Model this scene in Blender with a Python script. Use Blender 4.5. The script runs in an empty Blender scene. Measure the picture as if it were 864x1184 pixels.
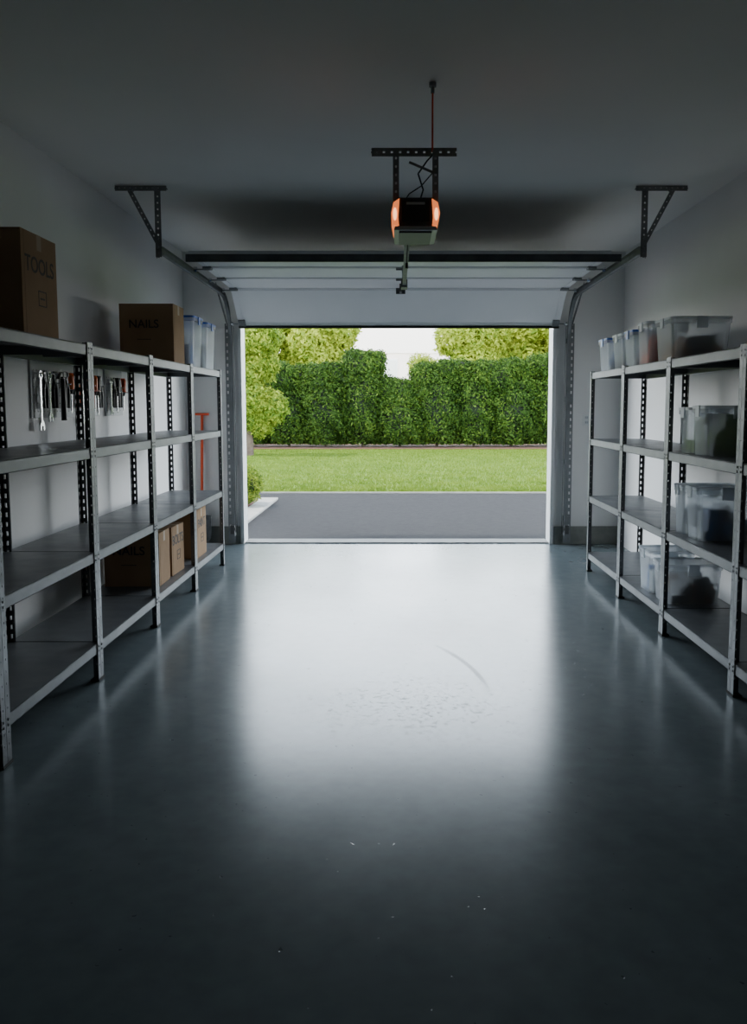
import bpy, math, random
from mathutils import Vector, Matrix
random.seed(7)
SC=bpy.context.scene
COL=SC.collection

# ------------------------------------------------------------------ materials
def mat(name, col=(.5,.5,.5), rough=.5, metal=0.0, noise=None, bump=0.0, bscale=40, alpha=1.0,
        emit=None, estr=0, spec=.5, trans=0.0, coat=0.0, rvar=None):
    m=bpy.data.materials.new(name); m.use_nodes=True
    nt=m.node_tree; N=nt.nodes; L=nt.links
    b=N['Principled BSDF']
    b.inputs['Base Color'].default_value=(*col,1)
    b.inputs['Roughness'].default_value=rough
    b.inputs['Metallic'].default_value=metal
    b.inputs['Specular IOR Level'].default_value=spec
    b.inputs['Alpha'].default_value=alpha
    b.inputs['Transmission Weight'].default_value=trans
    b.inputs['Coat Weight'].default_value=coat
    tc=N.new('ShaderNodeTexCoord')
    if noise:
        col2,scale=noise
        n=N.new('ShaderNodeTexNoise'); n.inputs['Scale'].default_value=scale
        n.inputs['Detail'].default_value=6
        L.new(tc.outputs['Object'],n.inputs['Vector'])
        r=N.new('ShaderNodeValToRGB')
        r.color_ramp.elements[0].position=.35; r.color_ramp.elements[0].color=(*col,1)
        r.color_ramp.elements[1].position=.65; r.color_ramp.elements[1].color=(*col2,1)
        L.new(n.outputs['Fac'],r.inputs['Fac']); L.new(r.outputs['Color'],b.inputs['Base Color'])
    if rvar:
        n3=N.new('ShaderNodeTexNoise'); n3.inputs['Scale'].default_value=rvar[2]; n3.inputs['Detail'].default_value=5
        L.new(tc.outputs['Object'],n3.inputs['Vector'])
        mr=N.new('ShaderNodeMapRange'); mr.inputs['To Min'].default_value=rvar[0]; mr.inputs['To Max'].default_value=rvar[1]
        mr.inputs['From Min'].default_value=.3; mr.inputs['From Max'].default_value=.7
        L.new(n3.outputs['Fac'],mr.inputs['Value']); L.new(mr.outputs['Result'],b.inputs['Roughness'])
    if bump>0:
        n2=N.new('ShaderNodeTexNoise'); n2.inputs['Scale'].default_value=bscale; n2.inputs['Detail'].default_value=4
        L.new(tc.outputs['Object'],n2.inputs['Vector'])
        bp=N.new('ShaderNodeBump'); bp.inputs['Strength'].default_value=bump; bp.inputs['Distance'].default_value=.01
        L.new(n2.outputs['Fac'],bp.inputs['Height']); L.new(bp.outputs['Normal'],b.inputs['Normal'])
    if emit:
        b.inputs['Emission Color'].default_value=(*emit,1); b.inputs['Emission Strength'].default_value=estr
    return m

LK=.46
def leafmat(name,col,col2,tr=.35,k=None):
    k=k or LK
    col=tuple(c*k for c in col); col2=tuple(c*k for c in col2)
    m=bpy.data.materials.new(name); m.use_nodes=True
    nt=m.node_tree; N=nt.nodes; L=nt.links
    b=N['Principled BSDF']; b.inputs['Roughness'].default_value=.6
    b.inputs['Specular IOR Level'].default_value=.12
    tc=N.new('ShaderNodeTexCoord'); n=N.new('ShaderNodeTexNoise'); n.inputs['Scale'].default_value=1.3; n.inputs['Detail'].default_value=5
    L.new(tc.outputs['Object'],n.inputs['Vector'])
    r=N.new('ShaderNodeValToRGB'); r.color_ramp.elements[0].position=.38; r.color_ramp.elements[1].position=.62
    r.color_ramp.elements[0].color=(*col,1); r.color_ramp.elements[1].color=(*col2,1)
    L.new(n.outputs['Fac'],r.inputs['Fac']); L.new(r.outputs['Color'],b.inputs['Base Color'])
    t=N.new('ShaderNodeBsdfTranslucent'); L.new(r.outputs['Color'],t.inputs['Color'])
    mx=N.new('ShaderNodeMixShader'); mx.inputs['Fac'].default_value=tr
    L.new(b.outputs[0],mx.inputs[1]); L.new(t.outputs[0],mx.inputs[2])
    L.new(mx.outputs[0],N['Material Output'].inputs['Surface'])
    return m
def milky(name,col,clear=.5,tl=.5,rough=.25):
    m=bpy.data.materials.new(name); m.use_nodes=True
    nt=m.node_tree; N=nt.nodes; L=nt.links; b=N['Principled BSDF']
    b.inputs['Base Color'].default_value=(*col,1); b.inputs['Roughness'].default_value=rough
    t=N.new('ShaderNodeBsdfTranslucent'); t.inputs['Color'].default_value=(*col,1)
    mx=N.new('ShaderNodeMixShader'); mx.inputs[0].default_value=tl; L.new(b.outputs[0],mx.inputs[1]); L.new(t.outputs[0],mx.inputs[2])
    tp=N.new('ShaderNodeBsdfTransparent'); tp.inputs['Color'].default_value=(.97,.985,1,1)
    m2=N.new('ShaderNodeMixShader'); m2.inputs[0].default_value=clear; L.new(mx.outputs[0],m2.inputs[1]); L.new(tp.outputs[0],m2.inputs[2])
    L.new(m2.outputs[0],N['Material Output'].inputs['Surface']); return m

M={}
M['wall']=mat('wall_paint',(.79,.785,.78),.85,noise=((.82,.815,.81),1.5),bump=.06,bscale=60,spec=.2)
M['ceil']=mat('ceiling_paint',(.86,.845,.825),.9,noise=((.88,.865,.845),1.2),bump=.05,bscale=80,spec=.15)
M['stem']=mat('concrete_stem',(.17,.18,.17),.8,noise=((.24,.25,.23),6),bump=.3,bscale=40)
M['jamb']=mat('jamb_white',(.78,.79,.79),.45)
M['doorw']=mat('door_white_steel',(.80,.82,.85),.45,noise=((.83,.85,.88),2))
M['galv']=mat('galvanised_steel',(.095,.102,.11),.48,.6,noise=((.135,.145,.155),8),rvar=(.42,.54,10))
M['track']=mat('track_steel',(.16,.17,.18),.45,.6,noise=((.22,.235,.25),8))
M['angle']=mat('perforated_angle_steel',(.17,.175,.18),.55,.3,noise=((.23,.235,.24),12))
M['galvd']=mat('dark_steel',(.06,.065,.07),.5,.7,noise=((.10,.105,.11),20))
M['beam']=mat('shelf_beam_steel',(.095,.105,.115),.5,.4,noise=((.13,.14,.15),6))
M['panel']=mat('shelf_panel_steel',(.12,.13,.142),.40,.35,noise=((.16,.172,.185),5),rvar=(.32,.44,6))
M['card']=mat('cardboard',(.30,.19,.105),.85,noise=((.35,.225,.13),5),bump=.1,bscale=60,spec=.15)
M['cardd']=mat('cardboard_edge',(.20,.12,.065),.9)
M['tape']=mat('packing_tape',(.36,.25,.14),.35)
M['ink']=mat('black_ink',(.03,.022,.018),.7)
M['plast']=milky('clear_plastic',(.86,.90,.93),.60,.55)
M['plast_lid']=milky('lid_grey_white',(.78,.82,.86),.2,.4,.35)
M['blue']=mat('lid_blue',(.03,.13,.55),.4)
M['black']=mat('black_plastic',(.015,.015,.017),.45)
M['rubber']=mat('rubber',(.02,.02,.02),.8)
M['dgrey']=mat('housing_grey',(.045,.047,.05),.45)
M['lgrey']=mat('housing_light_grey',(.42,.42,.42),.4,.2)
M['amber']=mat('amber_lens',(1,.30,.10),.4,emit=(1.0,.24,.07),estr=.36)
M['amberc']=mat('amber_bulb',(1,.5,.2),.4,emit=(1.0,.46,.20),estr=1.1)
M['red']=mat('red_paint',(.80,.08,.015),.4)
M['orange']=mat('orange_handle',(.90,.16,.02),.4)
M['chrome']=mat('chrome_steel',(.62,.64,.66),.25,1.0)
M['pegb']=mat('pegboard_grey',(.46,.47,.48),.6)
M['hole']=mat('pegboard_hole',(.03,.03,.03),.9)
M['c_brown']=mat('content_brown',(.20,.09,.04),.8,noise=((.38,.20,.10),12))
M['c_dark']=mat('content_dark',(.02,.022,.028),.8,noise=((.07,.07,.085),14))
M['c_green']=mat('content_green',(.12,.28,.08),.8,noise=((.45,.58,.22),14))
M['c_red']=mat('content_red',(.65,.08,.03),.7)
M['c_blue']=mat('content_blue',(.06,.16,.42),.7)
M['c_white']=mat('content_white',(.82,.84,.83),.8,noise=((.55,.62,.70),10))
M['asph']=mat('asphalt',(.016,.016,.019),.9,noise=((.024,.024,.027),14),bump=.5,bscale=160,spec=.12)
M['conc']=mat('pale_concrete',(.24,.237,.225),.8,noise=((.31,.305,.285),5),bump=.2,bscale=60)
M['curbm']=mat('curb_stone',(.11,.11,.10),.85,noise=((.14,.14,.13),5),bump=.2,bscale=60)
M['mulch']=mat('mulch',(.065,.024,.010),.95,noise=((.12,.050,.024),16),bump=1,bscale=40)
M['soil']=mat('soil',(.06,.045,.03),.95,noise=((.08,.06,.04),4))
M['bark']=mat('bark',(.06,.04,.03),.9,noise=((.09,.07,.05),12),bump=.6)
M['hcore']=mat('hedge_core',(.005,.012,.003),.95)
M['house']=mat('hazed_house_render',(.95,.82,.76),.8)  # house wall, roof and window colours paled to paint in distance haze
M['roof']=mat('hazed_house_roof',(.93,.84,.80),.8)
M['glass']=mat('hazed_window_glass',(.70,.70,.68),.3)
M['lf1']=leafmat('leaf_mid',(.048,.120,.013),(.090,.195,.022))
M['lf2']=leafmat('leaf_light',(.12,.24,.026),(.20,.34,.040))
M['lf3']=leafmat('leaf_dark',(.015,.05,.007),(.030,.085,.010))
M['ly1']=leafmat('leaf_yellow',(.42,.54,.05),(.62,.72,.085),.5,.62)
M['ly2']=leafmat('leaf_yellow_mid',(.23,.39,.035),(.42,.54,.06),.5,.58)

def floor_mat():
    m=bpy.data.materials.new('polished_concrete'); m.use_nodes=True
    nt=m.node_tree; N=nt.nodes; L=nt.links; b=N['Principled BSDF']
    tc=N.new('ShaderNodeTexCoord')
    def noise(s,d=6,dist=0,off=None,sc=None):
        n=N.new('ShaderNodeTexNoise'); n.inputs['Scale'].default_value=s; n.inputs['Detail'].default_value=d
        n.inputs['Distortion'].default_value=dist
        mp=N.new('ShaderNodeMapping'); mp.inputs['Location'].default_value=(0,0,off or .37)
        if sc: mp.inputs['Scale'].default_value=sc
        L.new(tc.outputs['Object'],mp.inputs['Vector']); L.new(mp.outputs[0],n.inputs['Vector']); return n
    def ramp(src,p0,p1,c0,c1):
        r=N.new('ShaderNodeValToRGB'); e=r.color_ramp.elements
        e[0].position=p0; e[1].position=p1; e[0].color=(*c0,1); e[1].color=(*c1,1)
        L.new(src,r.inputs['Fac']); return r
    n1=noise(1.0,4); r1=ramp(n1.outputs['Fac'],.1,.9,(.110,.136,.146),(.165,.198,.208))
    n2=noise(12,6,0,.8); r2=ramp(n2.outputs['Fac'],.1,.9,(.80,.81,.82),(1.16,1.16,1.16))
    mx=N.new('ShaderNodeMixRGB'); mx.blend_type='MULTIPLY'; mx.inputs[0].default_value=1
    L.new(r1.outputs[0],mx.inputs[1]); L.new(r2.outputs[0],mx.inputs[2])
    n3=noise(30,2,0,.1); r3=ramp(n3.outputs['Fac'],.72,.75,(1,1,1),(.35,.35,.36))
    mx2=N.new('ShaderNodeMixRGB'); mx2.blend_type='MULTIPLY'; mx2.inputs[0].default_value=.8
    L.new(mx.outputs[0],mx2.inputs[1]); L.new(r3.outputs[0],mx2.inputs[2])
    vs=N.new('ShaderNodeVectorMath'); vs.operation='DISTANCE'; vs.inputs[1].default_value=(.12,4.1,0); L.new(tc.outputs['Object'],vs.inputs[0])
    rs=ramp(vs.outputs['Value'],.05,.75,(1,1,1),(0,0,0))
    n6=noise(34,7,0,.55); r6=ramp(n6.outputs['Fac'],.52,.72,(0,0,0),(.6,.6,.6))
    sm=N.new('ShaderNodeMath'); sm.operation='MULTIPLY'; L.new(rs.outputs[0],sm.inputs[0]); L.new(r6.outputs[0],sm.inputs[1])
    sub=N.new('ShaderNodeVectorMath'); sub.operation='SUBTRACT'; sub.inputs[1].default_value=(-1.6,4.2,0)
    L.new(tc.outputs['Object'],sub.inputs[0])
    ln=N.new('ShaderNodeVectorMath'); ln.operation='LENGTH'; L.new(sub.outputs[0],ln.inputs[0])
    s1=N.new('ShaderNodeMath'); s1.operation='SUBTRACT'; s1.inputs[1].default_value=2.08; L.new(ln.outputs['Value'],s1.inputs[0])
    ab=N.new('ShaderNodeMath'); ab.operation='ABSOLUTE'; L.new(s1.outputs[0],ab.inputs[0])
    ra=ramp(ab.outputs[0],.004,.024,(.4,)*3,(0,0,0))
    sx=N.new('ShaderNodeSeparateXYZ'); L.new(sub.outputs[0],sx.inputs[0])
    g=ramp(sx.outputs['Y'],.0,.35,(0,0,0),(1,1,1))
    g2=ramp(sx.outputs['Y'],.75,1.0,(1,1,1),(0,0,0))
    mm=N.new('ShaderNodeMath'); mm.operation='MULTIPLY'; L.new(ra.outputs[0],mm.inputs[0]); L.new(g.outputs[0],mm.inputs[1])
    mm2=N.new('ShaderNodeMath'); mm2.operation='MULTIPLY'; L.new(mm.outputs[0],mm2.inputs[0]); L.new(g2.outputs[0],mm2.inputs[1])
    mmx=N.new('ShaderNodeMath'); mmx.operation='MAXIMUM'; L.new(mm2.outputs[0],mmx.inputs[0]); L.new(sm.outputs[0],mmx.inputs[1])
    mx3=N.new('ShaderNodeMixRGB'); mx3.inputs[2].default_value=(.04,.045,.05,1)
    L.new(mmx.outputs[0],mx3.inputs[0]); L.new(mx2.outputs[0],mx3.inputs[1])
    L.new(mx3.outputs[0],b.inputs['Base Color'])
    n4=noise(1.6,5,0,1.4,(1,.5,1)); mr=N.new('ShaderNodeMapRange'); mr.inputs['From Min'].default_value=.1; mr.inputs['From Max'].default_value=.9
    mr.inputs['To Min'].default_value=.16; mr.inputs['To Max'].default_value=.27
    L.new(n4.outputs['Fac'],mr.inputs['Value'])
    ad=N.new('ShaderNodeMath'); ad.operation='ADD'; L.new(mr.outputs[0],ad.inputs[0])
    ml=N.new('ShaderNodeMath'); ml.operation='MULTIPLY'; ml.inputs[1].default_value=.35; L.new(mmx.outputs[0],ml.inputs[0]); L.new(ml.outputs[0],ad.inputs[1])
    L.new(ad.outputs[0],b.inputs['Roughness'])
    b.inputs['Specular IOR Level'].default_value=.20
    b.inputs['Specular Tint'].default_value=(.80,.93,1,1)
    bp2=N.new('ShaderNodeBump'); bp2.inputs['Strength'].default_value=.3; bp2.inputs['Distance'].default_value=.003
    L.new(r3.outputs[0],bp2.inputs['Height']); L.new(bp2.outputs[0],b.inputs['Normal'])
    return m
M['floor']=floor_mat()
M['grass']=mat('lawn_grass',(.075,.135,.014),.9,noise=((.115,.185,.020),3.0),bump=.6,bscale=90,spec=.08)
M['blade']=leafmat('grass_blade',(.18,.30,.030),(.27,.39,.045),.3)

# ------------------------------------------------------------------ mesh builder
class MB:
    def __init__(s): s.v=[]; s.f=[]; s.m=[]; s.mats=[]; s.sm=[]
    def mi(s,k):
        if k not in s.mats: s.mats.append(k)
        return s.mats.index(k)
    def add(s,vs,fs,k,smooth=False):
        o=len(s.v); s.v+= [tuple(p) for p in vs]; i=s.mi(k)
        for f in fs: s.f.append(tuple(o+a for a in f)); s.m.append(i); s.sm.append(smooth)
    def box(s,a,b,k):
        x0,y0,z0=[min(a[i],b[i]) for i in range(3)]; x1,y1,z1=[max(a[i],b[i]) for i in range(3)]
        s.add([(x0,y0,z0),(x1,y0,z0),(x1,y1,z0),(x0,y1,z0),(x0,y0,z1),(x1,y0,z1),(x1,y1,z1),(x0,y1,z1)],
              [(0,3,2,1),(4,5,6,7),(0,1,5,4),(1,2,6,5),(2,3,7,6),(3,0,4,7)],k)
    def obox(s,c,ax,ay,az,k):
        c=Vector(c);ax=Vector(ax);ay=Vector(ay);az=Vector(az)
        vs=[c-ax-ay-az,c+ax-ay-az,c+ax+ay-az,c-ax+ay-az,c-ax-ay+az,c+ax-ay+az,c+ax+ay+az,c-ax+ay+az]
        s.add(vs,[(0,3,2,1),(4,5,6,7),(0,1,5,4),(1,2,6,5),(2,3,7,6),(3,0,4,7)],k)
    def bar(s,p0,p1,w,t,wd,k):
        p0=Vector(p0);p1=Vector(p1);d=(p1-p0); L=d.length; d=d/L; wd=Vector(wd); wd=(wd-d*wd.dot(d)).normalized(); n=d.cross(wd)
        s.obox((p0+p1)/2,wd*w/2,n*t/2,d*L/2,k)
    def perf(s,p0,p1,w,t,wd,k,pitch=.05,hole=.028,rf=.32):
        p0=Vector(p0);p1=Vector(p1);d=(p1-p0); L=d.length; d=d/L; wd=Vector(wd); wd=(wd-d*wd.dot(d)).normalized(); n=d.cross(wd)
        r=w*rf
        for sg in(-1,1): s.obox((p0+p1)/2+wd*sg*(w/2-r/2),wd*r/2,n*t/2,d*L/2,k)
        cnt=int(L/pitch); 
        for i in range(cnt+1):
            z=min(L-.011,max(.011,i*pitch)); s.obox(p0+d*z,wd*(w/2-r),n*t/2*.98,d*(pitch-hole)/2,k)
    def cyl(s,p0,p1,r,k,n=14,r1=None,cap=True):
        p0=Vector(p0);p1=Vector(p1);d=(p1-p0).normalized(); r1=r if r1 is None else r1
        a=Vector((1,0,0)) if abs(d.x)<.9 else Vector((0,1,0)); u=d.cross(a).normalized(); w=d.cross(u)
        vs=[];
        for i in range(n):
            t=2*math.pi*i/n; e=u*math.cos(t)+w*math.sin(t); vs.append(p0+e*r); vs.append(p1+e*r1)
        fs=[(2*i,2*((i+1)%n),2*((i+1)%n)+1,2*i+1) for i in range(n)]
        s.add(vs,fs,k,True)
        if cap:
            s.add([vs[2*i] for i in range(n)],[tuple(range(n-1,-1,-1))],k)
            s.add([vs[2*i+1] for i in range(n)],[tuple(range(n))],k)
    def path(s,pts,r,k,n=8):
        for a,b in zip(pts[:-1],pts[1:]): s.cyl(a,b,r,k,n)
    def prism(s,poly,axis,a,b,k):
        def P(p,c):
            if axis=='x': return (c,p[0],p[1])
            if axis=='y': return (p[0],c,p[1])
            return (p[0],p[1],c)
        n=len(poly); vs=[P(p,a) for p in poly]+[P(p,b) for p in poly]
        fs=[tuple(range(n-1,-1,-1)),tuple(range(n,2*n))]+[(i,(i+1)%n,n+(i+1)%n,n+i) for i in range(n)]
        s.add(vs,fs,k)
    def sphere(s,c,rx,ry,rz,k,seg=14,ring=9,jit=0):
        vs=[];fs=[]
        for j in range(ring+1):
            ph=math.pi*j/ring
            for i in range(seg):
                th=2*math.pi*i/seg; q=1+random.uniform(-jit,jit)
                vs.append((c[0]+rx*q*math.sin(ph)*math.cos(th),c[1]+ry*q*math.sin(ph)*math.sin(th),c[2]+rz*q*math.cos(ph)))
        for j in range(ring):
            for i in range(seg):
                a=j*seg+i;b=j*seg+(i+1)%seg; fs.append((a,b,b+seg,a+seg))
        s.add(vs,fs,k,True)
    def done(s,name,parent=None,bevel=0,rotz=0,recenter=True,fixn=True):
        xs=[p[0] for p in s.v];ys=[p[1] for p in s.v];zs=[p[2] for p in s.v]
        c=Vector(((min(xs)+max(xs))/2,(min(ys)+max(ys))/2,min(zs))) if recenter else Vector((0,0,0))
        me=bpy.data.meshes.new(name); me.from_pydata([tuple(Vector(p)-c) for p in s.v],[],s.f)
        for k in s.mats: me.materials.append(M[k])
        me.polygons.foreach_set('material_index',s.m); me.polygons.foreach_set('use_smooth',s.sm); me.update()
        if fixn:
            import bmesh
            bm=bmesh.new(); bm.from_mesh(me); bmesh.ops.recalc_face_normals(bm,faces=bm.faces); bm.to_mesh(me); bm.free()
        o=bpy.data.objects.new(name,me); COL.objects.link(o); o.location=c; o.rotation_euler=(0,0,rotz)
        if bevel:
            md=o.modifiers.new('bevel','BEVEL'); md.width=bevel; md.segments=2; md.limit_method='ANGLE'
        if parent: o.parent=parent; o.matrix_parent_inverse=parent.matrix_world.inverted()
        return o
def empty(name,loc=(0,0,0)):
    e=bpy.data.objects.new(name,None); COL.objects.link(e); e.location=loc; e.empty_display_size=.1
    bpy.context.view_layer.update(); return e
def simple(name,a,b,k,bevel=0):
    m=MB(); m.box(a,b,k); return m.done(name,bevel=bevel)

# ------------------------------------------------------------------ room
XL,XR=-2.20,2.36; YB,YF=-1.8,9.08; H=3.03; WT=.18
OL,OR,OH=-1.64,1.66,2.42
simple('floor',(XL-WT,YB-WT,-.15),(XR+WT,YF+WT,0),'floor')
fl=bpy.data.objects['floor']
off=fl.location.copy(); fl.data.transform(Matrix.Translation(off)); fl.location=(0,0,0)
simple('ceiling',(XL-WT,YB-WT,H),(XR+WT,YF+WT,H+.18),'ceil')
simple('wall_left',(XL-WT,YB,0),(XL,YF+WT,H),'wall')
simple('wall_right',(XR,YB,0),(XR+WT,YF+WT,H),'wall')
simple('wall_back',(XL-WT,YB-WT,0),(XR+WT,YB,H),'wall')
w=MB(); w.box((XL,YF,0),(OL,YF+WT,H),'wall'); w.box((OR,YF,0),(XR,YF+WT,H),'wall'); w.box((OL,YF,OH),(OR,YF+WT,H),'wall')
w.done('wall_front')
b=MB(); b.box((XL,YF-.025,0),(OL-.01,YF,.19),'stem'); b.box((OR+.01,YF-.025,0),(XR,YF,.19),'stem'); b.done('baseboard_front',bevel=.004)
t=MB()
t.box((OL,YF-.02,0),(OL+.035,YF+WT+.03,OH),'jamb'); t.box((OR-.035,YF-.02,0),(OR,YF+WT+.03,OH),'jamb')
t.box((OL,YF-.02,OH-.035),(OR,YF+WT+.03,OH),'jamb')
t.box((OL-.09,YF+WT,0),(OL,YF+WT+.03,OH+.09),'jamb'); t.box((OR,YF+WT,0),(OR+.09,YF+WT+.03,OH+.09),'jamb'); t.box((OL-.09,YF+WT,OH),(OR+.09,YF+WT+.03,OH+.09),'jamb')
t.done('trim_1',bevel=.003)
simple('trim_2',(OL+.036,YF+.02,0),(OR-.036,YF+WT+.10,.012),'conc')

# ------------------------------------------------------------------ garage door
CX=.03; DW=1.645
gd=empty('sectional_garage_door',(CX,8,2.5))
pts=[(9.025,2.27),(8.60,2.59),(8.02,2.605),(7.44,2.61),(6.87,2.615)]
for i in range(4):
    a=Vector((0,*pts[i])); b_=Vector((0,*pts[i+1])); d=(b_-a).normalized(); n=Vector((0,-d.z,d.y))
    if n.z<0: n=-n
    L=(b_-a).length
    s=MB()
    c=(a+b_)/2+Vector((CX,0,0))+n*.022
    s.obox(c,(DW,0,0),d*(L/2-.004),n*.018,'doorw')
    for q in(-1,1):
        s.obox(c+d*q*(L/2-.026)-n*.021,(DW,0,0),d*.018,n*.005,'doorw')
    for xx in (-DW+.03,DW-.03):
        s.obox(c+Vector((xx,0,0))-n*.0195,(.025,0,0),d*(L/2-.03),n*.004,'doorw')
    s.done('section_%d'%(i+1),gd)
    hg=MB()
    if i>0:
        for xx in (-DW+.03,0,DW-.03):
            p=a+Vector((CX+xx,0,0))-n*.006
            hg.obox(p,(.03,0,0),d*.045,n*.002,'track'); hg.cyl(p+Vector((-.03,0,0))-n*.006,p+Vector((.03,0,0))-n*.006,.006,'track',8)
    for sg in(-1,1):
        p=a+d*.06+Vector((CX+sg*(DW),0,0))-n*.02
        hg.cyl(p-Vector((sg*.06,0,0)),p+Vector((sg*.07,0,0)),.006,'track',8); hg.cyl(p+Vector((sg*.05,0,0)),p+Vector((sg*.075,0,0)),.021,'chrome',12)
        hg.obox(p-Vector((sg*.04,0,0))+n*.01,(.035,0,0),d*.04,n*.01,'track')
    hg.done('hinges_%d'%(i+1),gd)
s=MB(); s.obox((CX,9.02,2.262),(DW,0,0),(0,.02,0),(0,0,.012),'rubber'); s.done('bottom_seal',gd)
s=MB(); X0,X1=-1.62,1.735
s.box((X0,6.80,2.612),(X1,6.86,2.616),'galvd'); s.box((X0,6.80,2.56),(X1,6.804,2.616),'galv'); s.box((X0,6.80,2.56),(X1,6.83,2.564),'galvd')
s.done('top_strut',gd)
s=MB(); s.box((.0,8.48,2.53),(.09,8.50,2.585),'galvd'); s.box((.035,8.30,2.53),(.055,8.50,2.55),'galvd'); s.cyl((.045,8.3,2.54),(.045,8.3,2.60),.012,'galvd',8); s.done('arm_bracket',gd)

def track(name,x,sg):
    e=empty(name,(x,8,2))
    path=[(9.0,.03),(9.0,2.12)]
    cy,cz,r=9.0-.44,2.12,.44
    for i in range(1,11):
        t=math.pi/2*i/10; path.append((cy+r*math.cos(t),cz+r*math.sin(t)))
    path+= [(6.42,2.575)]
    prof=[(-.014*sg,-.027),(.014*sg,-.027),(.014*sg,.027),(-.014*sg,.027),(-.014*sg,.020)]
    m=MB(); rings=[]
    for i,(y,z) in enumerate(path):
        if i==0: d=Vector((path[1][0]-y,path[1][1]-z))
        elif i==len(path)-1: d=Vector((y-path[i-1][0],z-path[i-1][1]))
        else: d=Vector((path[i+1][0]-path[i-1][0],path[i+1][1]-path[i-1][1]))
        d.normalize(); n=Vector((-d.y,d.x))
        rings.append([(x+px,y+n.x*pn,z+n.y*pn) for px,pn in prof])
    vs=[p for r_ in rings for p in r_]; k=len(prof); fs=[]
    for i in range(len(rings)-1):
        for j in range(k-1): fs.append((i*k+j,i*k+j+1,(i+1)*k+j+1,(i+1)*k+j))
    m.add(vs,fs,'track'); o=m.done('rail',e,fixn=False); md=o.modifiers.new('solid','SOLIDIFY'); md.thickness=.003
    m=MB()
    m.perf((x+sg*.045,9.045,.02),(x+sg*.045,9.045,2.3),.045,.003,(1,0,0),'track',.07,.03)
    for z in (.25,.85,1.5,2.1):
        m.box((x-.01,9.0,z),(x+sg*.05,9.075,z+.05),'track')
    m.perf((x+sg*.03,9.03,2.26),(x+sg*.03,8.45,2.62),.045,.003,(0,0,1),'track',.05,.02)
    m.perf((x+sg*.026,8.5,2.60),(x+sg*.026,6.42,2.61),.03,.003,(0,0,1),'track',.05,.02)
    m.done('wall_angle',e)
    m=MB(); m.cyl((x-sg*.035,9.0,.12),(x-sg*.035,8.98,2.3),.003,'galvd',6); m.done('lift_cable',e)
    m=MB(); yb=6.42
    m.perf((x-sg*.05,yb,H-.02),(x+sg*.32,yb,H-.02),.04,.003,(0,1,0),'angle',.04,.012,.36)
    m.perf((x-sg*.05,yb-.02,H-.02),(x+sg*.32,yb-.02,H-.02),.036,.003,(0,0,1),'angle',.04,.012,.38)
    xi=x+sg*.022
    m.perf((xi,yb,2.53),(xi,yb,H-.02),.045,.003,(1,0,0),'angle',.045,.012,.38)
    m.perf((xi+.02*sg,yb+.02,2.53),(xi+.02*sg,yb+.02,H-.02),.04,.003,(0,1,0),'angle',.045,.012,.38)
    m.perf((xi,yb-.006,2.62),(x+sg*.22,yb-.006,H-.03),.032,.003,(1,0,0),'angle',.045,.012,.38)
    for px,pz in((xi,2.6),(xi,2.66),(x+sg*.2,H-.03)): m.cyl((px,yb-.03,pz),(px,yb+.01,pz),.009,'track',6)
    m.done('ceiling_bracket',e)
    m=MB(); m.box((x-sg*.0-.02,8.90,.13),(x+.02,8.96,.22),'dgrey'); m.box((x-.015,8.95,.10),(x+.015,9.04,.13),'track'); m.cyl((x-sg*.02,8.93,.18),(x-sg*.028,8.93,.18),.018,'black'); m.done('safety_sensor',e)
track('door_track',-1.70,-1); track('door_track',1.775,1)

# ------------------------------------------------------------------ opener
op=empty('garage_door_opener',(.095,4.5,2.4))
m=MB(); cx=.095; y0,y1=4.30,4.66
m.prism([(cx-.085,2.31),(cx+.085,2.31),(cx+.095,2.36),(cx+.09,2.455),(cx-.09,2.455),(cx-.095,2.36)],'y',y0,y1,'dgrey')
m.box((cx-.07,y0-.006,2.345),(cx+.07,y0,2.44),'black')
m.box((cx-.045,y0-.010,2.42),(cx+.045,y0-.006,2.432),'lgrey')
m.prism([(cx-.105,2.300),(cx+.105,2.300),(cx+.10,2.318),(cx-.10,2.318)],'y',y0-.01,y1+.01,'lgrey')
m.box((cx-.08,y0+.02,2.292),(cx+.08,y1-.02,2.300),'dgrey')
m.done('motor_housing',op,bevel=.004)
for sg in(-1,1):
    m=MB(); f=lambda v:cx+sg*v
    m.prism([(f(.080),2.320),(f(.108),2.325),(f(.118),2.38),(f(.108),2.43),(f(.078),2.450),(f(.084),2.36)],'y',y0-.010,y1-.04,'amber')
    m.done('light_lens',op,bevel=.003)
    m=MB(); m.sphere((f(.100),y0-.011,2.375),.009,.008,.030,'amberc'); m.done('lamp_glow',op)
m=MB(); zb=2.70; yh=4.42
m.perf((cx-.215,yh,zb),(cx+.205,yh,zb),.04,.003,(0,0,1),'angle',.04,.012,.38)
m.perf((cx-.215,yh+.02,zb+.02),(cx+.205,yh+.02,zb+.02),.04,.003,(0,1,0),'angle',.04,.012,.38)
for px in(cx-.095,cx+.10):
    m.perf((px,yh-.005,2.45),(px,yh-.005,zb+.01),.03,.003,(1,0,0),'angle',.04,.012,.38)
    m.perf((px,yh+.01,2.45),(px,yh+.01,zb+.01),.03,.003,(0,1,0),'angle',.04,.012,.38)
m.bar((cx-.03,yh-.01,zb-.05),(cx+.09,yh-.01,2.60),.012,.003,(1,0,0),'angle')
m.path([(cx+.02,yh,2.455),(cx+.04,yh,2.52),(cx+.015,yh+.01,2.60),(cx+.06,yh,2.66),(cx+.09,yh,2.69)],.004,'black')
m.path([(cx-.06,yh,2.455),(cx-.03,yh,2.50),(cx+.03,yh+.01,2.54),(cx+.085,yh,2.60)],.003,'black')
m.done('hanger_frame',op)
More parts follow.
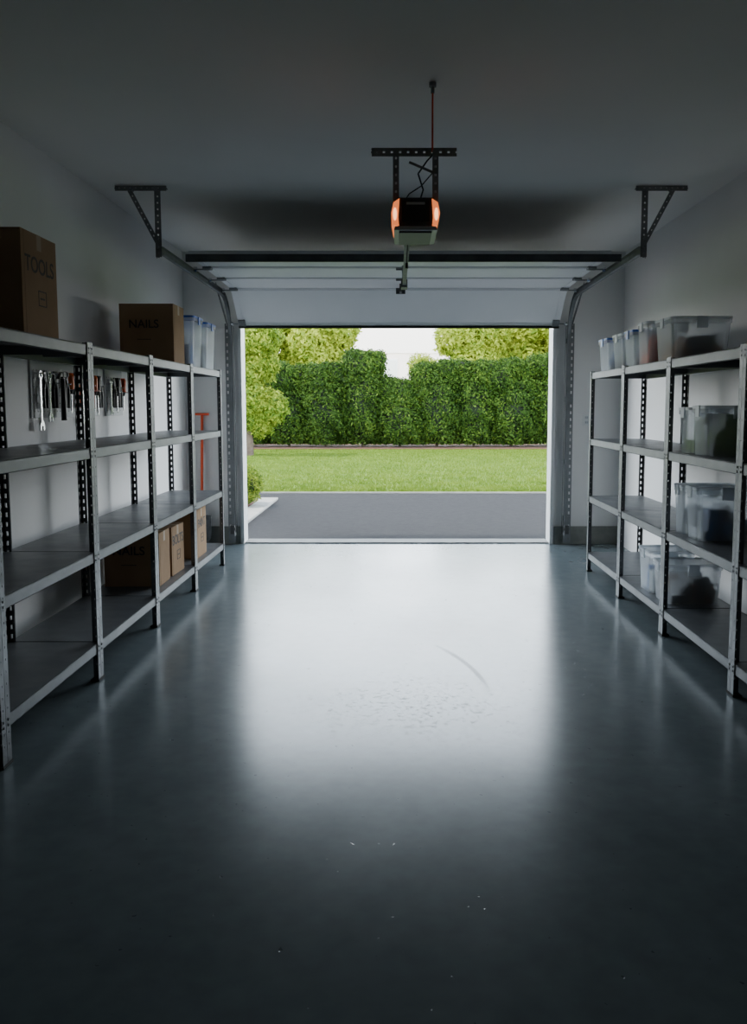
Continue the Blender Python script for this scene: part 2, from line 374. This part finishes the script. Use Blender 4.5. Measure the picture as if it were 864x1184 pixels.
m=MB(); m.cyl((cx+.085,yh,zb),(cx+.085,yh,H-.02),.0045,'red',8); m.cyl((cx+.085,yh,H-.02),(cx+.085,yh,H),.018,'angle',10); m.cyl((cx+.085,yh,H-.05),(cx+.085,yh,H-.02),.009,'angle',8)
m.done('ceiling_rod',op)
m=MB()
m.box((cx-.045,4.66,2.395),(cx-.015,7.0,2.40),'angle'); m.box((cx-.032,4.66,2.40),(cx-.028,7.0,2.43),'angle')
m.box((cx-.055,6.9,2.38),(cx-.005,7.06,2.44),'angle')
m.bar((cx-.03,7.0,2.43),(cx-.03,7.25,2.60),.03,.004,(1,0,0),'angle')
m.box((cx-.05,4.9,2.35),(cx-.01,5.0,2.40),'dgrey'); m.path([(cx-.03,4.95,2.35),(cx-.035,4.95,2.25)],.003,'black')
m.cyl((cx-.035,4.95,2.25),(cx-.035,4.95,2.22),.008,'black',8)
m.done('drive_rail',op)

# ------------------------------------------------------------------ shelving
def shelf_unit(xf,xb,y0,y1,levels,top):
    sx=1 if xb>xf else -1; y0+=.0015; y1-=.0015
    m=MB(); w=.038; th=.0025; Z=top+.012
    for (x,k,q) in((xf,'galv',sx),(xb,'galvd',-sx)):  # back posts take the darker steel: their shade is put into the colour
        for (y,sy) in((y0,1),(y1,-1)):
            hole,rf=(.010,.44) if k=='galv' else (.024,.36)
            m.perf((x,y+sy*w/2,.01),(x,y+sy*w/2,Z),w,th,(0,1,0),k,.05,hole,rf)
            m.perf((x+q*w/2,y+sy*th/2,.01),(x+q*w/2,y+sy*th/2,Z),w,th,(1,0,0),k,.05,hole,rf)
            m.box((x-.004*q,y-.001*sy,0),(x+q*.042,y+sy*.042,.012),'rubber')
    a,b=min(xf,xb),max(xf,xb)
    for z in levels+[top]:
        e=.004
        m.box((a+e,y0+e,z-.004),(b-e,y1-e,z),'panel')
        for x,q in((xf,sx),(xb,-sx)):
            m.box((x+q*e,y0+.004,z-.055),(x+q*(e+.003),y1-.004,z+.001),'beam')
            m.box((x+q*e,y0+.004,z-.055),(x+q*.03,y1-.004,z-.052),'beam')
            for yy in(y0+.02,y1-.02):
                for dz in(-.018,-.042): m.cyl((x-q*.002,yy,z+dz),(x-q*.005,yy,z+dz),.006,'galv',6)
        for y in(y0+.006,y1-.006):
            m.box((a+e,y-.0015,z-.05),(b-e,y+.0015,z),'beam')
        m.box((a+.02,(y0+y1)/2-.015,z-.03),(b-.02,(y0+y1)/2+.015,z-.004),'panel')
    return m.done('metal_shelving_unit',fixn=False)
LL=[.205,.69,1.235]; LT=1.765
yl=[1.14,2.26,3.38,4.50,5.62,6.73,7.85]
for a,b_ in zip(yl[:-1],yl[1:]): shelf_unit(-1.575,-2.06,a,b_,LL,LT)
RL=[.17,.67,1.17]; RT=1.74
yr=[2.05,3.15,4.25,5.41,6.49,7.57]
for a,b_ in zip(yr[:-1],yr[1:]): shelf_unit(1.69,2.17,a,b_,RL,RT)

# ------------------------------------------------------------------ cardboard boxes
def text(body,size,loc,rot,parent,k='ink'):
    cu=bpy.data.curves.new('label','FONT'); cu.body=body; cu.size=size; cu.align_x='CENTER'; cu.extrude=.0003
    cu.offset=.0012
    cu.materials.append(M[k]); o=bpy.data.objects.new('label',cu); COL.objects.link(o); o.location=loc; o.rotation_euler=rot
    bpy.context.view_layer.update(); o.parent=parent; o.matrix_parent_inverse=parent.matrix_world.inverted(); return o
def carton(x0,x1,y0,y1,z,h,label=None,face='front',rot=0):
    m=MB(); m.box((x0,y0,z),(x1,y1,z+h-.003),'card')
    ym=(y0+y1)/2; xm=(x0+x1)/2
    m.box((x0,y0,z+h-.003),(x1,ym-.002,z+h),'card'); m.box((x0,ym+.002,z+h-.003),(x1,y1,z+h),'card')
    m.box((x0-.0006,ym-.025,z+h-.07),(x1+.0006,ym+.025,z+h+.0006),'tape')
    m.box((x1,y0+.03,z+.0),(x1+.0008,y0+.033,z+h),'cardd')
    m.box((x0+.0,y0-.0008,z+h-.008),(x1,y0,z+h-.005),'cardd')
    o=m.done('cardboard_box',bevel=.002)
    bpy.context.view_layer.update()
    if label:
        if face=='front':
            text(label,.085,(xm-.02,y0-.0012,z+h*.60),(math.pi/2,0,0),o)
            text('____',.05,(xm-.02,y0-.0012,z+h*.42),(math.pi/2,0,0),o)
        else:
            text(label,.10,(x1+.0012,ym,z+h*.62),(math.pi/2,0,math.pi/2),o)
            mm=MB(); zc=z+h*.38
            for (a,b_,c,d) in((-.045,.045,-.035,-.030),(-.045,.045,.030,.035),(-.045,-.040,-.035,.035),(.040,.045,-.035,.035),(-.025,.025,-.004,.004)):
                mm.box((x1,ym+a+.02,zc+c),(x1+.0012,ym+b_+.02,zc+d),'ink')
            mm.done('label_frame',o)
    o.rotation_euler=(0,0,rot)
    return o
carton(-2.05,-1.625,3.83,4.22,LT+.002,.455,'TOOLS','side',.0)
carton(-2.05,-1.65,6.50,6.82,LT+.002,.44,'NAILS','front',.0)
carton(-2.02,-1.64,5.90,6.20,LL[0]+.002,.37,'NAILS','front',.02)
carton(-2.00,-1.64,6.27,6.60,LL[0]+.002,.36,'BOLTS','side',-.02)
carton(-2.00,-1.63,7.00,7.36,LL[0]+.002,.40,'PAINT','side',.01)

# ------------------------------------------------------------------ plastic bins
def bin_(x0,x1,y0,y1,z,h,lid='plast_lid',cont=('c_white',),fill=.6,rot=0):
    m=MB(); t=.012; xm,ym=(x0+x1)/2,(y0+y1)/2
    def ring(k,zz,ins=0):
        hx=(x1-x0)/2*k-ins; hy=(y1-y0)/2*k-ins
        r=min(.03,hx*.3,hy*.3); out=[]
        for cxs,cys,a0 in((1,1,0),(-1,1,90),(-1,-1,180),(1,-1,270)):
            for da in(0,30,60,90):
                a=math.radians(a0+da); out.append((xm+cxs*(hx-r)+r*math.cos(a),ym+cys*(hy-r)+r*math.sin(a),zz))
        return out
    H1=h-.02
    rs=[ring(.88,z),ring(.92,z+H1*.5),ring(.955,z+H1-.03),ring(.99,z+H1-.028),ring(.99,z+H1)]
    vs=[p for r in rs for p in r]; n=16; fs=[tuple(range(n-1,-1,-1))]
    for j in range(len(rs)-1):
        for i in range(n): fs.append((j*n+i,j*n+(i+1)%n,(j+1)*n+(i+1)%n,(j+1)*n+i))
    m.add(vs,fs,'plast')
    l0=ring(1.0,z+H1-.004); l1=ring(1.0,z+H1+.012); l2=ring(.93,z+H1+.014); l3=ring(.90,z+H1+.006)
    vs=l0+l1+l2+l3; fs=[tuple(range(3*n,4*n))]
    for j in range(3):
        for i in range(n): fs.append((j*n+i,j*n+(i+1)%n,(j+1)*n+(i+1)%n,(j+1)*n+i))
    m.add(vs,fs,lid)
    for yy,s_ in((y0,-1),(y1,1)):
        m.box((xm-.035,yy-s_*.002,z+H1-.06),(xm+.035,yy+s_*.006,z+H1+.013),lid)
    for xx,s_ in((x0,-1),(x1,1)):
        m.box((xx-s_*.002,ym-.03,z+H1-.05),(xx+s_*.005,ym+.03,z+H1+.013),lid)
    hx=(x1-x0)*.43; hy=(y1-y0)*.42; zt=z+.008
    rr=random.Random(int((x0+y0*7+z*13)*1000))
    for i in range(16):
        k=cont[i%len(cont)]
        px=xm+rr.uniform(-.74,.74)*hx; py=ym+(-.62 if i%2 else rr.uniform(-.5,.6))*hy
        hh=rr.uniform(.45,1)*fill*H1
        if i%3==0: m.sphere((px,py,zt+hh*.55),hx*.26,hy*.34,hh*.5,k,10,7,.06)
        else:
            a=rr.uniform(-.3,.3); ux=Vector((math.cos(a),math.sin(a),0)); uy=Vector((-math.sin(a),math.cos(a),0))
            m.obox((px,py,zt+hh/2),ux*hx*.20,uy*hy*.26,(0,0,hh/2),k)
    m.box((xm-hx*.88,ym-hy*.86,zt),(xm+hx*.88,ym+hy*.88,zt+fill*H1*.3),cont[0])
    return m.done('plastic_storage_bin',rotz=rot)
e=.002
bin_(-2.02,-1.60,6.95,7.30,LT+e,.41,'blue',('c_white','c_blue'),.7)
bin_(-2.00,-1.59,7.40,7.76,LT+e,.40,'blue',('c_white','c_dark','c_blue'),.7)
bin_(1.71,2.10,7.10,7.42,RT+e,.27,'blue',('c_white','c_blue'),.7)
bin_(1.71,2.08,6.64,6.95,RT+e,.27,'plast_lid',('c_dark','c_white','c_green'),.7)
bin_(1.71,2.06,6.33,6.60,RT+e,.27,'blue',('c_white','c_dark'),.6)
bin_(1.72,2.02,6.02,6.27,RT+e,.30,'plast_lid',('c_red','c_brown','c_white'),.75)
bin_(1.74,2.14,5.55,5.92,RT+e,.285,'plast_lid',('c_brown','c_dark','c_brown'),.62)
bin_(1.72,2.10,4.82,5.07,RL[2]+e,.29,'plast_lid',('c_dark','c_green','c_white','c_green'),.85)
bin_(1.73,2.10,5.12,5.34,RL[2]+e,.28,'plast_lid',('c_green','c_white','c_dark'),.85)
bin_(1.73,2.10,4.95,5.17,RL[1]+e,.32,'plast_lid',('c_white','c_dark','c_white','c_blue'),.6)
bin_(1.73,2.10,5.20,5.385,RL[1]+e,.31,'plast_lid',('c_white','c_dark'),.65)
bin_(1.73,2.12,5.50,5.78,RL[0]+e,.27,'plast_lid',('c_dark','c_dark','c_brown'),.75)
bin_(1.73,2.05,5.83,6.12,RL[0]+e,.30,'plast_lid',('c_white','c_white','c_blue'),.8)

# ------------------------------------------------------------------ wall tools (left)
def pegboard(y0,y1,z0,z1):
    m=MB(); x=XL+.012; m.box((XL+.001,y0,z0),(x,y1,z1),'pegb')
    yy=y0+.04
    while yy<y1-.02:
        zz=z0+.04
        while zz<z1-.02:
            m.box((x,yy-.004,zz-.004),(x+.0006,yy+.004,zz+.004),'hole'); zz+=.05
        yy+=.05
    return m.done('pegboard')
pegboard(5.22,6.40,1.38,1.74); pegboard(6.55,6.95,1.38,1.74)
TX=XL+.040
def peg(m,y,z): m.cyl((XL+.0125,y,z),(TX+.03,y,z),.004,'chrome',6)
def wrench(y,zt,L):
    m=MB(); peg(m,y,zt-.02)
    m.bar((TX,y,zt-.05),(TX,y,zt-L+.045),.022,.008,(0,1,0),'chrome')
    for i in range(12):
        a0=2*math.pi*i/12;a1=2*math.pi*(i+1)/12
        m.bar((TX,y+.02*math.cos(a0),zt-.03+.022*math.sin(a0)),(TX,y+.02*math.cos(a1),zt-.03+.022*math.sin(a1)),.012,.011,(0,math.cos((a0+a1)/2),math.sin((a0+a1)/2)),'chrome')
    zb=zt-L
    m.prism([(y-.012,zb+.055),(y+.012,zb+.055),(y+.032,zb+.03),(y+.030,zb-.005),(y+.014,zb-.002),(y+.012,zb+.022),(y-.012,zb+.022),(y-.014,zb-.002),(y-.030,zb-.005),(y-.032,zb+.03)],'x',TX-.006,TX+.006,'chrome')
    m.done('wrench')
def screwdriver(y,zt,L,k='orange'):
    m=MB(); peg(m,y+.018,zt-.11); peg(m,y-.018,zt-.11)
    m.cyl((TX,y,zt),(TX,y,zt-.02),.015,k,10,.024); m.cyl((TX,y,zt-.02),(TX,y,zt-.11),.024,k,10,.021); m.cyl((TX,y,zt-.11),(TX,y,zt-.14),.020,'black',10,.010)
    m.cyl((TX,y,zt-.14),(TX,y,zt-L),.006,'chrome',8); m.box((TX-.002,y-.008,zt-L-.012),(TX+.002,y+.008,zt-L),'chrome')
    m.done('screwdriver')
def pliers(y,zt,k='orange'):
    m=MB(); peg(m,y,zt-.075)
    m.prism([(y-.015,zt-.07),(y+.015,zt-.07),(y+.018,zt-.04),(y+.004,zt),(y-.004,zt),(y-.018,zt-.04)],'x',TX-.006,TX+.006,'galvd')
    m.cyl((TX-.009,y,zt-.06),(TX+.009,y,zt-.06),.014,'galvd',10)
    for s_ in(-1,1):
        P=[(TX,y+s_*.008,zt-.07),(TX,y+s_*.026,zt-.11),(TX,y+s_*.030,zt-.16),(TX,y+s_*.024,zt-.23)]
        m.path(P,.012,k,8)
    m.done('pliers')
def hammer(y,zt):
    m=MB(); peg(m,y+.03,zt-.04); peg(m,y-.03,zt-.04)
    m.cyl((TX+.012,y,zt-.02),(TX+.012,y,zt-.31),.013,'black',10,.018)
    m.cyl((TX+.012,y+.06,zt-.015),(TX+.012,y+.035,zt-.015),.02,'galvd',12); m.box((TX,y-.02,zt-.03),(TX+.025,y+.04,zt),'galvd')
    m.prism([(y-.02,zt),(y-.02,zt-.03),(y-.055,zt-.032),(y-.085,zt-.045),(y-.05,zt-.012)],'x',TX+.002,TX+.022,'galvd')
    m.done('claw_hammer')
def saw(y,zt):
    m=MB(); peg(m,y,zt-.03)
    m.prism([(y-.045,zt-.10),(y+.045,zt-.10),(y+.015,zt-.34),(y-.035,zt-.34)],'x',TX-.001,TX+.001,'chrome')
    P=[(TX,y-.045,zt-.10),(TX,y-.04,zt-.02),(TX,y,zt),(TX,y+.04,zt-.03),(TX,y+.045,zt-.10),(TX,y-.045,zt-.10)]
    m.path(P,.013,'black',8); m.done('hand_saw')
zt=1.67
wrench(5.29,zt,.36); pliers(5.36,zt,'black'); wrench(5.43,zt,.31); pliers(5.51,zt,'black'); hammer(5.62,zt); pliers(5.71,zt,'black')
screwdriver(5.785,zt,.25,'orange'); screwdriver(5.85,zt,.22,'black'); pliers(5.92,zt,'orange'); saw(6.02,zt); screwdriver(6.10,zt,.27,'orange'); pliers(6.17,zt,'red'); screwdriver(6.24,zt,.24,'orange'); screwdriver(6.30,zt,.27,'black'); pliers(6.36,zt,'black')
wrench(6.60,zt,.28); pliers(6.67,zt,'black'); screwdriver(6.74,zt,.26,'black'); pliers(6.81,zt,'black'); screwdriver(6.89,zt,.24,'red')

m=MB(); X=-2.02
m.cyl((X,8.93,.30),(X,9.04,1.36),.014,'red',10); m.cyl((X-.07,9.045,1.37),(X+.07,9.045,1.37),.013,'red',10)
m.cyl((X,8.95,.36),(X,8.97,.52),.022,'galvd',10)
m.prism([(X-.10,.33),(X+.10,.33),(X+.10,.10),(X+.05,.02),(X,.0),(X-.05,.02),(X-.10,.10)],'y',8.905,8.92,'galvd')
m.cyl((X,8.915,.2),(X,8.955,.40),.018,'galvd',8)
m.done('garden_spade')
m=MB(); m.box((1.955,YF-.008,1.25),(2.03,YF,1.37),'jamb')
for z in(1.285,1.335):
    m.box((1.975,YF-.011,z-.016),(2.01,YF-.008,z+.016),'plast_lid')
    for dx in(-.007,.007): m.box((1.9925+dx-.0015,YF-.012,z-.006),(1.9925+dx+.0015,YF-.011,z+.006),'black')
m.done('wall_outlet',bevel=.0015)

# ------------------------------------------------------------------ outside
YO=YF+WT
simple('ground',(-60,YO+.01,-.4),(60,110,-.06),'soil')
m=MB(); m.prism([(-1.86,YO+.005),(14,YO+.005),(14,14.50),(-9,14.50),(-9,13.62),(-1.86,13.62)],'z',-.06,-.012,'asph'); m.done('driveway')
m=MB(); m.box((-9,14.50,-.06),(14,14.62,.01),'curbm'); m.done('concrete_curb',bevel=.01)
m=MB(); m.prism([(-2.12,YO+.005),(-1.862,YO+.005),(-1.862,13.60),(-9,13.60),(-9,13.2),(-2.12,13.2)],'z',-.06,.02,'conc'); m.done('garden_path',bevel=.01)
simple('mulch_bed',(-9,YO+.01,-.06),(-2.13,13.19,.03),'mulch')
simple('lawn',(-40,14.63,-.06),(40,29.2,.01),'grass')
simple('mulch_border',(-40,29.21,-.06),(40,33,.03),'mulch')
simple('back_lawn',(-60,33.01,-.06),(60,109,.0),'grass')
m=MB(); R=random.Random(3); vs=[];fs=[]
for i in range(45000):
    y=14.66+14.5*R.random()**1.3; x=R.uniform(-.24,.26)*y; a=R.uniform(0,math.pi); h=R.uniform(.025,.055); w_=.010
    dx,dy=math.cos(a)*w_,math.sin(a)*w_; o=len(vs)
    vs+= [(x-dx,y-dy,.01),(x+dx,y+dy,.01),(x+R.uniform(-.02,.02),y+R.uniform(-.02,.02),.01+h)]; fs.append((o,o+1,o+2))
m.add(vs,fs,'blade'); m.done('grass_blades',fixn=False)

def foliage(name,blobs,dens,size,keys,core=True,trunks=(),seed=1,zmin=.05,flat=.9):
    R=random.Random(seed); m=MB(); cols={k:([],[]) for k in keys}
    for (cx,cy,cz,rx,ry,rz) in blobs:
        area=4*math.pi*((rx*ry)**1.6/3+(rx*rz)**1.6/3+(ry*rz)**1.6/3)**(1/1.6)
        n=int(area*dens)
        for _ in range(n):
            z=R.uniform(-1,1); t=R.uniform(0,2*math.pi); q=math.sqrt(1-z*z)
            d=Vector((q*math.cos(t),q*math.sin(t),z))
            lump=1+.07*math.sin(cx*3+d.x*9+d.z*7)+.05*math.sin(d.y*13+d.z*17+cx)
            rad=lump*(R.uniform(.80,1.04) if R.random()<.9 else R.uniform(1.0,1.12))
            g=flat; dd=Vector([math.copysign(abs(c)**g,c) for c in d])
            p=Vector((cx+dd.x*rx*rad,cy+dd.y*ry*rad,cz+dd.z*rz*rad))
            if p.z<zmin: continue
            s_=size*R.uniform(.6,1.3)
            u=Vector((R.gauss(0,1),R.gauss(0,1),R.gauss(0,1))).normalized()
            nn=(d+Vector((R.gauss(0,.6),R.gauss(0,.6),R.gauss(0,.6)+.3))).normalized()
            u=(u-nn*u.dot(nn)).normalized(); v=nn.cross(u)
            k=keys[0] if R.random()<.5 else R.choice(keys)
            V,F=cols[k]; o=len(V)
            V+= [p-u*s_,p+v*s_*.42-nn*s_*.08,p+u*s_,p-v*s_*.42-nn*s_*.08]; F.append((o,o+1,o+2,o+3))
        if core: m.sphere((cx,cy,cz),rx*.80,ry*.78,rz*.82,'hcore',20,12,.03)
    for k,(V,F) in cols.items():
        if V: m.add(V,F,k)
    for (p0,p1,r0,r1) in trunks: m.cyl(p0,p1,r0,'bark',10,r1)
    return m.done(name,fixn=False)
R=random.Random(14); x=-9.1; blobs=[];tr=[]
while x<10.4:
    top=R.uniform(3.0,3.5)
    if abs(x-(-.15))<.75: top=2.5
    if -4.8<x<-3.2: top=3.0
    blobs.append((x,30.9+R.uniform(-.3,.3),top*.44,R.uniform(.80,.96),1.1,top*.46))
    for q in range(4):
        rr=R.uniform(.36,.6); blobs.append((x+R.uniform(-.5,.5),30.6+R.uniform(-.3,.3),top-rr*R.uniform(1.0,1.35),rr,rr,rr*.95))
    blobs.append((x+.66,31.1,top*.36,.56,.85,top*.36))
    tr.append(((x,30.9,0.03),(x,30.9,1),.06,.05))
    x+=1.32
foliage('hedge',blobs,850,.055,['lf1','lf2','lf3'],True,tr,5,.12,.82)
def tree(name,cx,cy,h,w_,seed,keys=('ly1','ly2'),base=.25,dens=150,size=.15,nb=11):
    R=random.Random(seed); bl=[]
    for i in range(nb):
        a=R.uniform(0,6.28); rr=R.uniform(0,.6)*w_
        z=h*R.uniform(base+.2,.84); r=w_*R.uniform(.42,.6)
        bl.append((cx+rr*math.cos(a),cy+rr*math.sin(a),z,r,r,min(r*.9,h-z)))
    tr=[((cx,cy,0.01),(cx,cy,h*.6),.16,.07)]
    for b_ in bl[:5]: tr.append(((cx,cy,h*.35),(b_[0],b_[1],b_[2]),.06,.02))
    return foliage(name,bl,dens,size,list(keys),False,tr,seed,.3,1.0)
for i,(cx,cy,h,w_) in enumerate([(-6.8,38,6.4,2.0),(-4.6,39,6.3,1.9),(-3.0,37.5,5.7,1.5),(-9.6,39,6.6,2.2),(3.6,38,5.9,1.8),(5.7,39,6.4,2.0),(8.0,38,6.4,2.1),(10.8,40,6.5,2.2)]):
    tree('broadleaf_tree',cx,cy,h,w_,20+i,dens=230,size=.11)
for i,(cx,cy,h,w_) in enumerate([(-1.5,45,4.6,1.2),(1.7,47,4.9,1.3)]):
    tree('small_tree',cx,cy,h,w_,60+i,dens=150,size=.09,nb=7)
tree('young_tree',-4.35,25.5,5.3,1.05,77,('ly2','lf2','ly1'),-.05,520,.065,14)
foliage('boxwood_shrub',[(-2.30,12.5,.33,.34,.36,.30),(-2.8,12.8,.30,.32,.32,.27)],5200,.022,['ly2','lf2','lf1'],True,(),9,.04,.9)
m=MB(); hx0,hx1,hy=-7,9,62
m.box((hx0,hy,-.0),(hx1,hy+8,5.2),'house')
m.prism([(hx0-.5,5.2),(hx1+.5,5.2),(hx1-2,7.4),(hx0+2,7.4)],'y',hy-.1,hy+8.1,'roof')
for wx in(-4.5,-1.2,2.1,5.4):
    for wz in(.9,3.4):
        m.box((wx-.1,hy-.05,wz-.1),(wx+1.3,hy,wz+1.4),'jamb'); m.box((wx,hy-.07,wz),(wx+1.2,hy-.05,wz+1.3),'glass')
m.done('neighbour_house')

# ------------------------------------------------------------------ light
wd=bpy.data.worlds.new('sky'); SC.world=wd; wd.use_nodes=True; nt=wd.node_tree; N=nt.nodes; L=nt.links
bg=N['Background']; tc=N.new('ShaderNodeTexCoord'); sp=N.new('ShaderNodeSeparateXYZ'); L.new(tc.outputs['Generated'],sp.inputs[0])
rp=N.new('ShaderNodeValToRGB'); e_=rp.color_ramp.elements
e_[0].position=.0; e_[0].color=(1.0,.98,.96,1); e_[1].position=.62; e_[1].color=(.07,.09,.12,1)
x_=e_.new(.14); x_.color=(.85,.94,1.0,1)
x_=e_.new(.38); x_.color=(.76,.87,.98,1)
L.new(sp.outputs['Z'],rp.inputs['Fac']); L.new(rp.outputs[0],bg.inputs['Color']); bg.inputs['Strength'].default_value=5.2
sun=bpy.data.lights.new('sun','SUN'); sun.energy=3.4; sun.angle=math.radians(1.5); sun.color=(1,.95,.84)
so=bpy.data.objects.new('sun',sun); COL.objects.link(so)
so.rotation_euler=Vector((.50,.14,-.85)).to_track_quat('-Z','Y').to_euler(); so.location=(-10,0,20)
pl=bpy.data.lights.new('door_portal','AREA'); pl.shape='RECTANGLE'; pl.size=3.2; pl.size_y=2.3; pl.cycles.is_portal=True
po=bpy.data.objects.new('door_portal',pl); COL.objects.link(po); po.location=(.01,9.35,1.2)
po.rotation_euler=(-math.pi/2,0,0)

# ------------------------------------------------------------------ camera
cam=bpy.data.cameras.new('camera'); co=bpy.data.objects.new('camera',cam); COL.objects.link(co); SC.camera=co
cam.sensor_fit='AUTO'; cam.sensor_width=36; cam.lens=1000*36/1184
cam.shift_x=-26/1184; cam.shift_y=-22/1184
co.location=(0,0,1.45); co.rotation_euler=(math.pi/2-math.atan(.1),0,0)
cam.clip_end=500
SC.view_settings.view_transform='AgX'
SC.view_settings.exposure=1.5
